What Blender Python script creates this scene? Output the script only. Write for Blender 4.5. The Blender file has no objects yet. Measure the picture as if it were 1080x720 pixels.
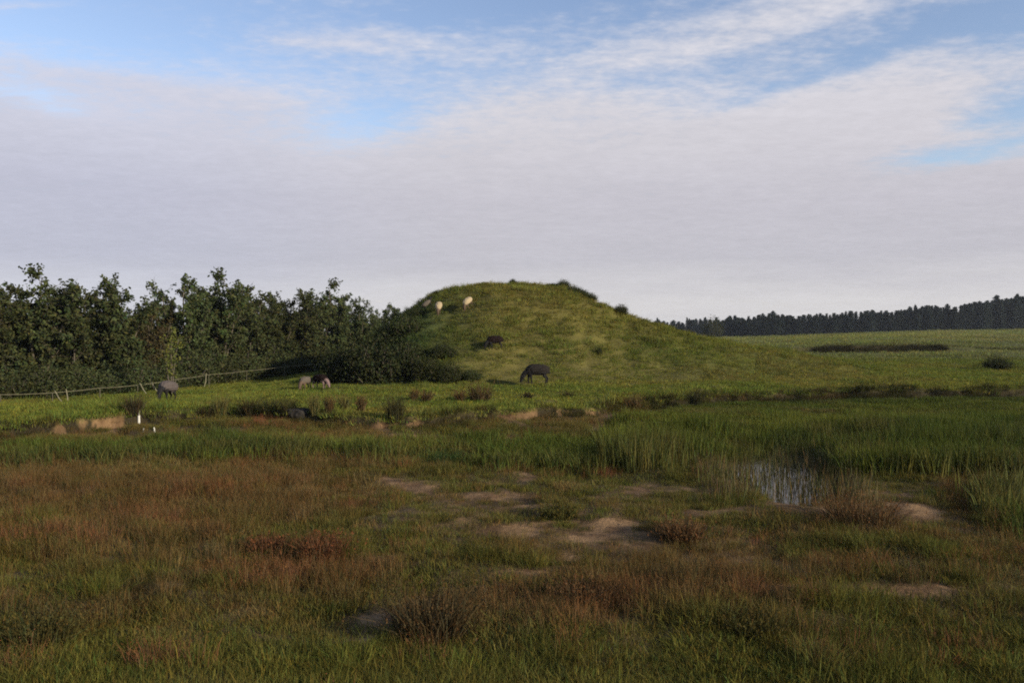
import bpy, bmesh, math, random
import numpy as np
from mathutils import Vector, Matrix

rng = np.random.default_rng(7)
random.seed(7)
SC = bpy.context.scene
COL = SC.collection
R = math.radians
F, CX, HY, CAMZ = 848.0, 540.0, 350.0, 2.4        # focal length in px, image centre, horizon row, eye height

# ------------------------------------------------------------------ camera, sky, sun, exposure
cam_d = bpy.data.cameras.new('camera'); cam = bpy.data.objects.new('camera', cam_d); COL.objects.link(cam)
cam.location = (0, 0, CAMZ); cam.rotation_euler = (R(90 - 0.676), 0, 0)
cam_d.sensor_width = 36; cam_d.lens = F / 1080 * 36; cam_d.clip_start = 0.1; cam_d.clip_end = 8000
SC.camera = cam
SUN_AZ, SUN_EL = R(124), R(17.5)                     # azimuth clockwise from the view direction (+Y)
SC.view_settings.view_transform = 'Standard'; SC.view_settings.look = 'None'
SC.view_settings.exposure = 1.05; SC.view_settings.gamma = 1; SC.view_settings.use_curve_mapping = False
SC.cycles.filter_width = 1.9
SC.cycles.use_denoising = False
SC.cycles.sample_clamp_indirect = 3.0
SC.cycles.max_bounces = 6; SC.cycles.diffuse_bounces = 3; SC.cycles.transmission_bounces = 3
SC.cycles.transparent_max_bounces = 6; SC.cycles.volume_bounces = 0

sun_d = bpy.data.lights.new('sun', 'SUN'); sun = bpy.data.objects.new('sun', sun_d); COL.objects.link(sun)
sun_d.energy = 3.2; sun_d.angle = R(0.6); sun_d.color = (1.0, 0.89, 0.69)
sdir = Vector((math.sin(SUN_AZ) * math.cos(SUN_EL), math.cos(SUN_AZ) * math.cos(SUN_EL), math.sin(SUN_EL)))
sun.rotation_euler = (-sdir).to_track_quat('-Z', 'Y').to_euler(); sun.location = sdir * 200

def s2l(c):
    return tuple(((v / 255 + 0.055) / 1.055) ** 2.4 if v > 10 else v / 255 / 12.92 for v in c)

def build_world():
    w = bpy.data.worlds.new('World'); SC.world = w; w.use_nodes = True
    nt = w.node_tree; nt.nodes.clear(); L = nt.links.new
    def N(t, **k):
        n = nt.nodes.new(t)
        for a, b in k.items(): setattr(n, a, b)
        return n
    def put(sock, v):
        if hasattr(v, 'is_linked'): L(v, sock)
        else: sock.default_value = v
    def M(op, a, b=None, c=None, clamp=False):
        n = N('ShaderNodeMath', operation=op, use_clamp=clamp); put(n.inputs[0], a)
        if b is not None: put(n.inputs[1], b)
        if c is not None: put(n.inputs[2], c)
        return n.outputs[0]
    def smooth(v, lo, hi):
        n = N('ShaderNodeMapRange', interpolation_type='SMOOTHSTEP'); put(n.inputs[0], v)
        n.inputs[1].default_value = lo; n.inputs[2].default_value = hi
        n.inputs[3].default_value = 0; n.inputs[4].default_value = 1
        return n.outputs[0]
    sky = N('ShaderNodeTexSky', sky_type='NISHITA', sun_disc=False)
    sky.sun_elevation = SUN_EL; sky.sun_rotation = SUN_AZ; sky.air_density = 1.15; sky.dust_density = 0.15; sky.ozone_density = 1.6
    tc = N('ShaderNodeTexCoord'); sep = N('ShaderNodeSeparateXYZ'); L(tc.outputs['Generated'], sep.inputs[0])
    x, y, z = sep.outputs
    az = M('ARCTAN2', x, y); el = M('ARCSINE', z)
    zz = M('ADD', M('MAXIMUM', z, 0.0), 0.10)
    comb = N('ShaderNodeCombineXYZ'); L(M('DIVIDE', x, zz), comb.inputs[0]); L(M('DIVIDE', y, zz), comb.inputs[1])
    P = comb.outputs[0]
    def noise(scale, detail, rough, off=(0, 0, 0), sx=1.0):
        mp = N('ShaderNodeMapping'); mp.inputs['Location'].default_value = off; mp.inputs['Scale'].default_value = (sx, 1, 1); L(P, mp.inputs[0])
        n = N('ShaderNodeTexNoise'); n.inputs['Scale'].default_value = scale; n.inputs['Detail'].default_value = detail
        n.inputs['Roughness'].default_value = rough; L(mp.outputs[0], n.inputs['Vector'])
        return M('SUBTRACT', n.outputs['Fac'], 0.5)
    nb = noise(0.75, 5, 0.55, (3.1, 1.7, 0)); nm = noise(2.6, 6, 0.6, (7.7, 0.4, 0), 0.7); nf = M('ADD', noise(13, 3, 0.6, (1.7, 9.4, 0), 0.8), M('MULTIPLY', noise(34, 3, 0.6, (4.7, 2.4, 0), 0.7), .6))
    def azp(px): return math.atan((px - CX) / F)
    def elp(px, py): return math.atan((HY - py) / F * math.cos(azp(px)))
    # bent directions so the drawn cloud edges follow the noise
    azw = M('ADD', az, M('MULTIPLY', nm, 0.16)); elw = M('ADD', el, M('MULTIPLY', nb, 0.07)); elw = M('ADD', elw, M('MULTIPLY', nm, 0.05))
    def blob(px, py, rx, ry, tilt=0.0):
        a0, e0 = azp(px), elp(px, py)
        da = M('SUBTRACT', azw, a0); de = M('SUBTRACT', elw, e0)
        de = M('SUBTRACT', de, M('MULTIPLY', da, tilt))
        q = M('ADD', M('POWER', M('ABSOLUTE', M('DIVIDE', da, rx / F)), 2.0), M('POWER', M('ABSOLUTE', M('DIVIDE', de, ry / F)), 2.0))
        return M('EXPONENT', M('MULTIPLY', q, -1.0))
    S = M('SUBTRACT', 1.15, M('MULTIPLY', smooth(elw, elp(540, 190), elp(540, 62)), 1.2))
    for px, py, rx, ry, t, a in CLOUDS:
        S = M('ADD', S, M('MULTIPLY', blob(px, py, rx, ry, t), a))
    S = M('ADD', S, M('MULTIPLY', nm, 0.75)); S = M('ADD', S, M('MULTIPLY', nf, 1.0)); S = M('ADD', S, M('MULTIPLY', nb, 0.6))
    mask = M('MULTIPLY', smooth(S, -0.25, 1.0), 0.97)
    ramp = N('ShaderNodeValToRGB'); cr = ramp.color_ramp
    stops = [(0.0, (213, 211, 211)), (0.08, (204, 202, 205)), (0.17, (187, 185, 193)), (0.30, (191, 188, 196)), (0.42, (203, 200, 206)), (0.62, (212, 210, 216)), (1.0, (214, 214, 220))]
    while len(cr.elements) < len(stops): cr.elements.new(0.5)
    for e, (p, c) in zip(cr.elements, stops): e.position = p; e.color = (*s2l(c), 1)
    L(M('DIVIDE', M('ADD', el, M('MULTIPLY', nb, 0.06)), 0.52), ramp.inputs[0])
    # bluish cool tint to the left, cream on puff edges
    bl = N('ShaderNodeMix', data_type='RGBA', blend_type='MULTIPLY'); L(ramp.outputs[0], bl.inputs[6])
    bl.inputs[7].default_value = (0.92, 0.96, 1.05, 1); L(smooth(az, 0.0, -0.5), bl.inputs[0])
    br = N('ShaderNodeMix', data_type='RGBA', blend_type='MULTIPLY'); L(bl.outputs[2], br.inputs[6]); br.inputs[0].default_value = 1
    g = M('ADD', 1.0, M('ADD', M('MULTIPLY', nm, 0.16), M('MULTIPLY', nf, 0.17)))
    cg = N('ShaderNodeCombineColor'); [L(g, cg.inputs[i]) for i in range(3)]; L(cg.outputs[0], br.inputs[7])
    tint = N('ShaderNodeMix', data_type='RGBA', blend_type='MULTIPLY'); tint.inputs[0].default_value = 1; L(sky.outputs[0], tint.inputs[6]); tint.inputs[7].default_value = (1.08, .98, 1.06, 1)
    b1 = N('ShaderNodeBackground'); L(tint.outputs[2], b1.inputs[0]); b1.inputs[1].default_value = 0.084
    b2 = N('ShaderNodeBackground'); L(br.outputs[2], b2.inputs[0]); b2.inputs[1].default_value = 0.53
    mx = N('ShaderNodeMixShader'); L(mask, mx.inputs[0]); L(b1.outputs[0], mx.inputs[1]); L(b2.outputs[0], mx.inputs[2])
    out = N('ShaderNodeOutputWorld'); L(mx.outputs[0], out.inputs[0])

CLOUDS = [  # px, py, rx, ry, tilt, amount
    (800, 32, 210, 30, 0.22, 0.75), (380, 46, 130, 18, 0.05, 0.55), (960, 95, 130, 35, 0.15, 0.45), (260, 100, 150, 28, -0.05, 0.42),
    (700, 130, 200, 30, 0.0, 0.25), (520, 70, 90, 20, 0.1, 0.25),
    (640, 75, 70, 30, 0.25, 0.2), (560, 112, 90, 18, 0.0, 0.25), (500, 12, 120, 14, 0.1, -0.4), (300, 48, 60, 10, 0.0, 0.3), (940, 60, 130, 18, 0.2, 0.3),
    (22, 6, 40, 3.5, 0.18, 0.5), (110, 78, 120, 10, 0.0, 0.3),
    (390, 130, 85, 26, 0.12, -0.85), (50, 98, 70, 10, 0.0, -0.3), (1015, 158, 75, 13, 0.1, -1.35), (1070, 108, 50, 18, 0.0, -1.1), (880, 74, 120, 9, 0.22, -0.6),
    (1050, 30, 70, 25, 0.0, -0.5), (660, 92, 120, 14, 0.12, -0.35), (120, 35, 170, 30, 0.0, -0.3),
]
build_world()

# ------------------------------------------------------------------ noise helpers
def _hash(ix, iy, seed):
    h = (ix.astype(np.int64) * 374761393 + iy.astype(np.int64) * 668265263 + seed * 1442695041) & 0xFFFFFFFF
    h = ((h ^ (h >> 13)) * 1274126177) & 0xFFFFFFFF
    h = h ^ (h >> 16)
    return (h & 0xFFFFFF) / float(0xFFFFFF)
def vnoise(x, y, seed=0):
    x = np.asarray(x, float); y = np.asarray(y, float)
    ix = np.floor(x); iy = np.floor(y); fx = x - ix; fy = y - iy
    fx = fx * fx * (3 - 2 * fx); fy = fy * fy * (3 - 2 * fy)
    a = _hash(ix, iy, seed); b = _hash(ix + 1, iy, seed); c = _hash(ix, iy + 1, seed); d = _hash(ix + 1, iy + 1, seed)
    return (a + (b - a) * fx) * (1 - fy) + (c + (d - c) * fx) * fy
def fbm(x, y, scale, oct=4, seed=0):                # about -1..1, scale = feature size in metres
    s = 0; a = 1; t = 0; x = np.asarray(x) / scale; y = np.asarray(y) / scale
    for i in range(oct):
        s = s + a * (vnoise(x, y, seed + i * 17) * 2 - 1); t += a; a *= 0.55; x = x * 2.03 + 3.1; y = y * 2.03 + 7.7
    return s / t * 1.6
def sm(lo, hi, v):
    t = np.clip((np.asarray(v, float) - lo) / (hi - lo), 0, 1); return t * t * (3 - 2 * t)

# ------------------------------------------------------------------ the lie of the land
BK_T = (np.array([-900, -200, 0, 60, 120, 250, 330, 400, 470, 540, 600, 650, 730, 820, 900, 1080, 1300, 1900]) - CX) / F
BK_D = np.array([17., 17., 18.0, 18.6, 20.0, 21.6, 20.6, 19.6, 19.8, 20.6, 22.0, 23.6, 26.0, 27.8, 28.6, 29.5, 31., 33.])
def bank_d(x, y):
    t = np.clip(x / np.maximum(y, 0.5), -1.6, 1.6)
    return np.interp(t, BK_T, BK_D) + 0.5 * fbm(x, y, 2.2, 3, 5) + 0.12 * fbm(x, y, 0.5, 2, 6)
MP_PX = np.array([300, 335, 360, 385, 405, 425, 440, 460, 490, 520, 565, 590, 620, 650, 700, 740, 780, 830, 880, 940])
MP_PY = np.array([398, 394, 384, 370, 352, 334, 324, 313, 306, 302.5, 302.5, 304.5, 317, 332, 347.5, 358, 364.5, 372, 380, 389])
MD = 44.0
MP_X = (MP_PX - CX) / F * MD
MP_H = np.maximum(CAMZ + (HY - MP_PY) / F * MD - 0.3, 0) ; MP_H[0] = 0; MP_H[-1] = 0
_xs = np.linspace(MP_X[0] - 4, MP_X[-1] + 4, 400); _hs = np.interp(_xs, MP_X, MP_H, left=0, right=0)
_k = np.exp(-np.linspace(-2, 2, 11) ** 2); _k /= _k.sum(); _hs = np.convolve(_hs, _k, 'same')
def mound_h(x, y):
    p = np.interp(x, _xs, _hs)
    hy = 4.5 + 7.4 * np.clip(p / 4.7, 0, 1) ** 0.7
    u = np.abs(y - MD - 0.4 * np.sin(x * 0.5)) / hy
    return p * (1 - sm(0.12, 1.0, u)) * (1 + 0.05 * fbm(x, y, 3.0, 3, 44)) + np.where(p > 0.05, 0.06 * fbm(x, y, 1.2, 3, 40) * sm(0, 1, p), 0)
PONDS = [(832, 496, 74, 42), (790, 472, 50, 20), (700, 452, 80, 6), (210, 456, 70, 4.5), (130, 460, 60, 3), (470, 464, 60, 4), (905, 478, 60, 9), (640, 466, 40, 4), (320, 516, 5, 2)]
def uv(x, y):
    y = np.maximum(y, 0.4); return CX + F * x / y, HY + F * CAMZ / y
def E(u, v, u0, v0, ru, rv): return np.exp(-(((u - u0) / ru) ** 2 + ((v - v0) / rv) ** 2))
def pond_w(x, y):
    u, v = uv(x + 0.35 * fbm(x, y, 1.2, 3, 91), y + 0.5 * fbm(x, y, 1.2, 3, 92))
    w = 0
    for p in PONDS: w = np.maximum(w, E(u, v, *p))
    return np.where(y > 3, w, 0)
def terrain(x, y):
    x = np.asarray(x, float); y = np.asarray(y, float)
    d = np.hypot(x, y)
    up = sm(-0.12, 0.14, d * np.where(y > 0, 1, 0) - np.where(y > 0, bank_d(x, y) / np.maximum(y, .5) * d, 1e3))
    z = 0.035 * fbm(x, y, 1.1, 4, 11) + 0.03 * fbm(x, y, 4.0, 2, 12) + 0.03
    pw = pond_w(x, y) * (1 - up)
    z = z - 0.3 * sm(0.30, 0.75, pw) + 0.16 * np.clip(fbm(x, y, .8, 3, 14) - .05, 0, 1) * sm(.3, .6, pw)
    past = 0.30 + 0.04 * fbm(x, y, 2.0, 3, 21) + 0.08 * fbm(x, y, 14.0, 2, 22)
    past = past - 0.75 * sm(21, 32, y) * sm(7.0, 15.0, -x)
    past = past + 0.25 * sm(-0.3, 0.6, fbm(x, y, 1.6, 2, 23)) * 0.2
    tx = x / np.maximum(y, 1)
    ev = np.exp(-((tx - 0.45) / 0.12) ** 4)
    past = past + 0.55 * sm(79.4, 80.6, y + 1.5 * fbm(x, y, 9, 2, 31)) * ev
    past = past + 0.9 * sm(60, 140, y) * sm(0.2, 0.5, tx) + 2.0 * sm(110, 300, y) * sm(0.32, 0.68, tx) - 0.55 * sm(60, 140, y) * ev * .6
    z = z * (1 - up) + past * up
    z = z + mound_h(x, y)
    return z
def gz(x, y): return float(terrain(np.array([x]), np.array([y]))[0])
def hit(px, py, dmin=4.0, dmax=400.0):              # the ground point seen at a photo pixel
    t = np.geomspace(dmin, dmax, 6000); x = (px - CX) / F * t; z = CAMZ + (HY - py) / F * t
    g = terrain(x, t); k = np.argmax(z <= g)
    if z[k] > g[k]: k = len(t) - 1
    return float(x[k]), float(t[k]), float(g[k])

# ------------------------------------------------------------------ node / mesh helpers
def new_mat(name):
    m = bpy.data.materials.new(name); m.use_nodes = True; nt = m.node_tree; nt.nodes.clear()
    return m, nt, nt.nodes.new('ShaderNodeOutputMaterial')
def leaf_mat(name, attr_type='GEOMETRY', col=None, transl=0.3, var=0.35, sheen=0.0):
    """diffuse + translucent leaf/blade; colour = attribute 'col' (or a fixed colour) times the per-blade 'tint'"""
    m, nt, out = new_mat(name); L = nt.links.new
    tint = nt.nodes.new('ShaderNodeAttribute'); tint.attribute_name = 'tint'
    mul = nt.nodes.new('ShaderNodeMix'); mul.data_type = 'RGBA'; mul.blend_type = 'MULTIPLY'; mul.inputs[0].default_value = 1
    if col is None:
        a = nt.nodes.new('ShaderNodeAttribute'); a.attribute_type = attr_type; a.attribute_name = 'col'; L(a.outputs['Color'], mul.inputs[6])
    else:
        oi = nt.nodes.new('ShaderNodeObjectInfo'); hs = nt.nodes.new('ShaderNodeHueSaturation'); hs.inputs['Color'].default_value = (*col, 1)
        mr = nt.nodes.new('ShaderNodeMapRange'); mr.inputs[3].default_value = 1 - var; mr.inputs[4].default_value = 1 + var
        mh = nt.nodes.new('ShaderNodeMapRange'); mh.inputs[3].default_value = 0.485; mh.inputs[4].default_value = 0.515
        L(oi.outputs['Random'], mr.inputs[0]); L(mr.outputs[0], hs.inputs['Value'])
        L(oi.outputs['Random'], mh.inputs[0]); L(mh.outputs[0], hs.inputs['Hue'])
        L(hs.outputs[0], mul.inputs[6])
    L(tint.outputs['Color'], mul.inputs[7])
    d = nt.nodes.new('ShaderNodeBsdfDiffuse'); t = nt.nodes.new('ShaderNodeBsdfTranslucent'); mx = nt.nodes.new('ShaderNodeMixShader')
    L(mul.outputs[2], d.inputs[0]); L(mul.outputs[2], t.inputs[0]); mx.inputs[0].default_value = transl
    L(d.outputs[0], mx.inputs[1]); L(t.outputs[0], mx.inputs[2]); L(mx.outputs[0], out.inputs[0])
    return m
def simple_mat(name, col, rough=0.85, nscale=12.0, namp=0.35, bump=0.3, spec=0.2):
    m, nt, out = new_mat(name); L = nt.links.new
    p = nt.nodes.new('ShaderNodeBsdfPrincipled'); p.inputs['Roughness'].default_value = rough; p.inputs['Specular IOR Level'].default_value = spec
    tc = nt.nodes.new('ShaderNodeTexCoord'); n = nt.nodes.new('ShaderNodeTexNoise'); n.inputs['Scale'].default_value = nscale; n.inputs['Detail'].default_value = 5
    L(tc.outputs['Object'], n.inputs['Vector'])
    mr = nt.nodes.new('ShaderNodeMapRange'); mr.inputs[1].default_value = 0.25; mr.inputs[2].default_value = 0.75
    mr.inputs[3].default_value = 1 - namp; mr.inputs[4].default_value = 1 + namp; L(n.outputs[0], mr.inputs[0])
    mul = nt.nodes.new('ShaderNodeMix'); mul.data_type = 'RGBA'; mul.blend_type = 'MULTIPLY'; mul.inputs[0].default_value = 1
    mul.inputs[6].default_value = (*col, 1); L(mr.outputs[0], mul.inputs[7]); L(mul.outputs[2], p.inputs['Base Color'])
    b = nt.nodes.new('ShaderNodeBump'); b.inputs['Strength'].default_value = bump; b.inputs['Distance'].default_value = 0.02
    L(n.outputs[0], b.inputs['Height']); L(b.outputs[0], p.inputs['Normal']); L(p.outputs[0], out.inputs[0])
    return m
def np_mesh(name, V, Fc, mat=None, smooth=False, cols=None):
    """V (n,3); Fc list of int arrays (m,k)"""
    me = bpy.data.meshes.new(name); V = np.asarray(V, np.float32)
    me.vertices.add(len(V)); me.vertices.foreach_set('co', V.ravel())
    Fc = [np.asarray(f, np.int32) for f in Fc if len(f)]
    tot = sum(f.size for f in Fc); nf = sum(len(f) for f in Fc)
    me.loops.add(tot); me.polygons.add(nf)
    me.loops.foreach_set('vertex_index', np.concatenate([f.ravel() for f in Fc]))
    lens = np.concatenate([np.full(len(f), f.shape[1], np.int32) for f in Fc])
    me.polygons.foreach_set('loop_start', np.concatenate([[0], np.cumsum(lens)[:-1]]).astype(np.int32))
    me.polygons.foreach_set('use_smooth', np.full(nf, smooth))
    if mat: me.materials.append(mat)
    me.update(calc_edges=True)
    for k, c in (cols or {}).items():
        a = me.color_attributes.new(k, 'FLOAT_COLOR', 'POINT'); c4 = np.ones((len(V), 4), np.float32); c4[:, :3] = c; a.data.foreach_set('color', c4.ravel())
    return me
def link(name, me, parent=None, **props):
    o = bpy.data.objects.new(name, me); COL.objects.link(o)
    if parent: o.parent = parent
    for k, v in props.items(): o[k] = v
    return o
def empty(name, loc, label, cat, group=None):
    o = bpy.data.objects.new(name, None); COL.objects.link(o); o.location = loc; o['label'] = label; o['category'] = cat
    if group: o['group'] = group
    o.empty_display_size = 0.2
    return o
class MB:                                           # collects tubes and leaf cards into one mesh
    def __init__(s): s.V = []; s.T = []; s.Q = []; s.C = []; s.n = 0
    def tube(s, pts, rad, sides=6, tint=(1, 1, 1)):
        pts = np.asarray(pts, float); n = len(pts); rad = np.broadcast_to(rad, n)
        tg = np.gradient(pts, axis=0); tg /= np.linalg.norm(tg, axis=1, keepdims=True) + 1e-9
        ref = np.where(np.abs(tg[:, 2:3]) > 0.9, [[1, 0, 0]], [[0, 0, 1]]); a = np.cross(tg, ref); a /= np.linalg.norm(a, axis=1, keepdims=True) + 1e-9
        b = np.cross(tg, a); th = np.linspace(0, 2 * np.pi, sides, endpoint=False)
        ring = pts[:, None] + rad[:, None, None] * (np.cos(th)[None, :, None] * a[:, None] + np.sin(th)[None, :, None] * b[:, None])
        s.V.append(ring.reshape(-1, 3)); s.C.append(np.broadcast_to(tint, (n * sides, 3)))
        i = np.arange(n - 1)[:, None] * sides; j = np.arange(sides)[None, :]; k = (j + 1) % sides
        q = np.stack([i + j, i + k, i + sides + k, i + sides + j], -1).reshape(-1, 4) + s.n; s.Q.append(q)
        cap = np.array([[0, jj + 1, jj] for jj in range(1, sides - 1)]); s.T.append(cap + s.n); s.T.append(cap[:, ::-1] + s.n + (n - 1) * sides)
        s.n += n * sides
    def cards(s, P, size, tint, up=0.0, asp=0.6, r=rng):
        """leaf-shaped (diamond) faces of random orientation"""
        n = len(P); nrm = r.normal(size=(n, 3)); nrm[:, 2] += up; nrm /= np.linalg.norm(nrm, axis=1, keepdims=True)
        a = np.cross(nrm, r.normal(size=(n, 3))); a /= np.linalg.norm(a, axis=1, keepdims=True); b = np.cross(nrm, a)
        sz = np.broadcast_to(size, n)[:, None]
        V = np.stack([P - a * sz, P + b * sz * asp, P + a * sz, P - b * sz * asp], 1).reshape(-1, 3)
        s.V.append(V); s.C.append(np.repeat(tint, 4, 0)); s.Q.append(np.arange(n * 4).reshape(-1, 4) + s.n); s.n += n * 4
    def mesh(s, name, mat, smooth=False):
        return np_mesh(name, np.concatenate(s.V), [np.concatenate(s.Q) if s.Q else [], np.concatenate(s.T) if s.T else []], mat, smooth, {'tint': np.concatenate(s.C)})
def tints(n, lo=0.65, hi=1.35, warm=0.12, r=rng):
    v = r.uniform(lo, hi, n); w = r.normal(0, warm, n); return np.stack([v * (1 + w), v, v * (1 - 0.5 * w)], 1)

# ------------------------------------------------------------------ ground: one height field, split where its kind changes
def zone(x, y):
    """weights of what grows where in the marsh (all in world space)"""
    xx = x + 0.5 * fbm(x, y, 1.6, 3, 61) + 0.15 * fbm(x, y, .4, 2, 63); yy = y * (1 + 0.035 * fbm(x, y, 1.4, 3, 62))
    u, v = uv(xx, yy)
    reed = sm(600, 700, u) * (1 - sm(494, 508, v + np.where(u > 860, -10, 14) * sm(0, 1, np.abs(u - 860) / 60)))
    reed = np.maximum(reed, 0.52 * np.exp(-((v - 478) / 14) ** 4) * (1 - sm(360, 430, u)))
    reed = np.maximum(reed, 0.8 * E(u, v, 560, 482, 200, 20)); reed = np.maximum(reed, 0.95 * E(u, v, 1065, 560, 30, 34) * .75)
    reed = np.maximum(reed, 0.8 * E(u, v, 500, 492, 60, 10))
    bare = 0
    for e in [(545, 531, 34, 9), (533, 506, 32, 5), (432, 512, 26, 9), (375, 640, 38, 8), (640, 570, 50, 10), (615, 592, 30, 7), (860, 548, 45, 7), (412, 452, 30, 7),
              (546, 446, 30, 6), (594, 440, 22, 5), (58, 457, 44, 6), (115, 450, 16, 5), (400, 545, 30, 8), (700, 520, 30, 7), (930, 542, 60, 9), (290, 622, 30, 6), (560, 560, 50, 8), (370, 672, 22, 10),
              (250, 665, 40, 7), (520, 690, 60, 8), (930, 640, 80, 7), (640, 440, 30, 4), (760, 545, 50, 7)]:
        bare = np.maximum(bare, E(u, v, e[0], e[1], e[2] * (1.2 if e[1] < 462 or e[0] == 545 else .95), e[3] * (1.2 if e[1] < 462 or e[0] == 545 else .95)))
    bare = np.maximum(bare, 0.62 * sm(0.25, .8, fbm(x, y, 1.3, 4, 71)) * sm(498, 520, v) * (1 - sm(640, 690, v)) * sm(330, 450, u))
    worn = sm(.0, .75, .35 * fbm(x, y, .9, 4, 73) + .75 * np.maximum(E(u, v, 640, 560, 270, 60), np.maximum(.8 * E(u, v, 900, 545, 130, 30), .7 * E(u, v, 400, 645, 130, 28))) + .5 * bare)
    red = 0.35 + 0.55 * fbm(x, y, 1.9, 4, 81) + 0.55 * E(u, v, 170, 520, 260, 36) + 0.4 * E(u, v, 760, 600, 340, 50) + 0.35 * E(u, v, 450, 640, 200, 40) - 0.5 * sm(650, 700, v) - 0.3 * E(u, v, 250, 680, 300, 60)
    red = np.clip(red, 0, 1)
    bare = bare * (1.0 + 1.1 * fbm(x, y, .45, 5, 72)) * (1 + .4 * fbm(x, y, .15, 3, 74)); bare = sm(.36, .68, bare)
    pond = sm(0.25, 0.6, pond_w(x, y))
    return np.clip(reed, 0, 1), np.clip(bare, 0, 1), red, pond, worn * (1 - .8 * reed)
def mixc(a, b, w): return np.asarray(a) * (1 - w[..., None]) + np.asarray(b) * w[..., None]
def ground_col(x, y, up, mh):
    reed, bare, red, pond, worn = zone(x, y)
    n = fbm(x, y, 0.6, 4, 101); n2 = fbm(x, y, 6, 3, 102); n3 = fbm(x, y, 30, 3, 103)
    c = mixc((.095, .072, .030), (.115, .068, .032), red); c = mixc(c, (.17, .125, .06), .6 * sm(.1, .9, fbm(x, y, .5, 4, 110)))
    c = mixc(c, mixc((.135, .082, .040), (.085, .052, .026), sm(-.4, .5, fbm(x, y, .3, 4, 113))), .8 * worn); c = mixc(c, (.055, .06, .022), reed * .8)
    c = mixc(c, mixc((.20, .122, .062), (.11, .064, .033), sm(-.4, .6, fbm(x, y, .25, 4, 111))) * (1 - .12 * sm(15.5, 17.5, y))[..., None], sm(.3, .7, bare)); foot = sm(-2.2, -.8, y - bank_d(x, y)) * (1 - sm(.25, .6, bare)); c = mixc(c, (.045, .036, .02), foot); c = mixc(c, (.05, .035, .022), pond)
    # short pasture
    p = mixc((.125, .115, .024), (.09, .092, .022), sm(-.6, .6, n2)); p = mixc(p, (.15, .118, .04), .55 * sm(.1, .9, n3))
    p = mixc(p, (.18, .18, .055), .7 * sm(90, 220, y))
    p = mixc(p, (.125, .105, .026), sm(.5, 3.5, mh) * .7); p = p * ((.80 + .22 * sm(80, 160, y)) * (1 + .15 * fbm(x, y, .5, 4, 112)))[..., None]
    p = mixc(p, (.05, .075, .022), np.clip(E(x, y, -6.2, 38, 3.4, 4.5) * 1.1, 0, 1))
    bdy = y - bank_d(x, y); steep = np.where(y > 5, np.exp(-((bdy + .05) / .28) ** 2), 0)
    c = mixc(c, p, sm(.55, .98, up)); c = mixc(c, (.028, .022, .012), steep * .9 * (1 - sm(.3, .7, bare)))  # bank face: dark peat, darkened further for the shadow under the overhang
    c = mixc(c, (.05, .036, .018), .9 * np.exp(-((y + 1.5 * fbm(x, y, 9, 2, 31) - 79.8) / 2.0) ** 2) * np.exp(-((x / np.maximum(y, 1) - 0.45) / 0.11) ** 4))  # shadow of the far field step painted as a dark band
    return np.clip(c * (1 + .22 * n)[..., None], .01, .9)
def ground_mat(name, rough=0.95, gscale=18.0):
    m, nt, out = new_mat(name); L = nt.links.new
    a = nt.nodes.new('ShaderNodeAttribute'); a.attribute_name = 'gcol'
    geo = nt.nodes.new('ShaderNodeNewGeometry')
    n = nt.nodes.new('ShaderNodeTexNoise'); n.inputs['Scale'].default_value = gscale; n.inputs['Detail'].default_value = 8; n.inputs['Roughness'].default_value = .7; L(geo.outputs['Position'], n.inputs['Vector'])
    n2 = nt.nodes.new('ShaderNodeTexNoise'); n2.inputs['Scale'].default_value = 0.9; n2.inputs['Detail'].default_value = 6; L(geo.outputs['Position'], n2.inputs['Vector'])
    mm = nt.nodes.new('ShaderNodeMath'); mm.operation = 'MULTIPLY'; L(n.outputs[0], mm.inputs[0]); L(n2.outputs[0], mm.inputs[1])
    mr = nt.nodes.new('ShaderNodeMapRange'); mr.inputs[1].default_value = .1; mr.inputs[2].default_value = .42; mr.inputs[3].default_value = .55; mr.inputs[4].default_value = 1.5; L(mm.outputs[0], mr.inputs[0])
    mul = nt.nodes.new('ShaderNodeMix'); mul.data_type = 'RGBA'; mul.blend_type = 'MULTIPLY'; mul.inputs[0].default_value = 1
    L(a.outputs['Color'], mul.inputs[6]); L(mr.outputs[0], mul.inputs[7])
    p = nt.nodes.new('ShaderNodeBsdfPrincipled'); p.inputs['Roughness'].default_value = rough; p.inputs['Specular IOR Level'].default_value = .1
    L(mul.outputs[2], p.inputs['Base Color'])
    b = nt.nodes.new('ShaderNodeBump'); b.inputs['Strength'].default_value = .6; b.inputs['Distance'].default_value = .06; L(n.outputs[0], b.inputs['Height']); L(b.outputs[0], p.inputs['Normal'])
    L(p.outputs[0], out.inputs[0]); return m
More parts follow.
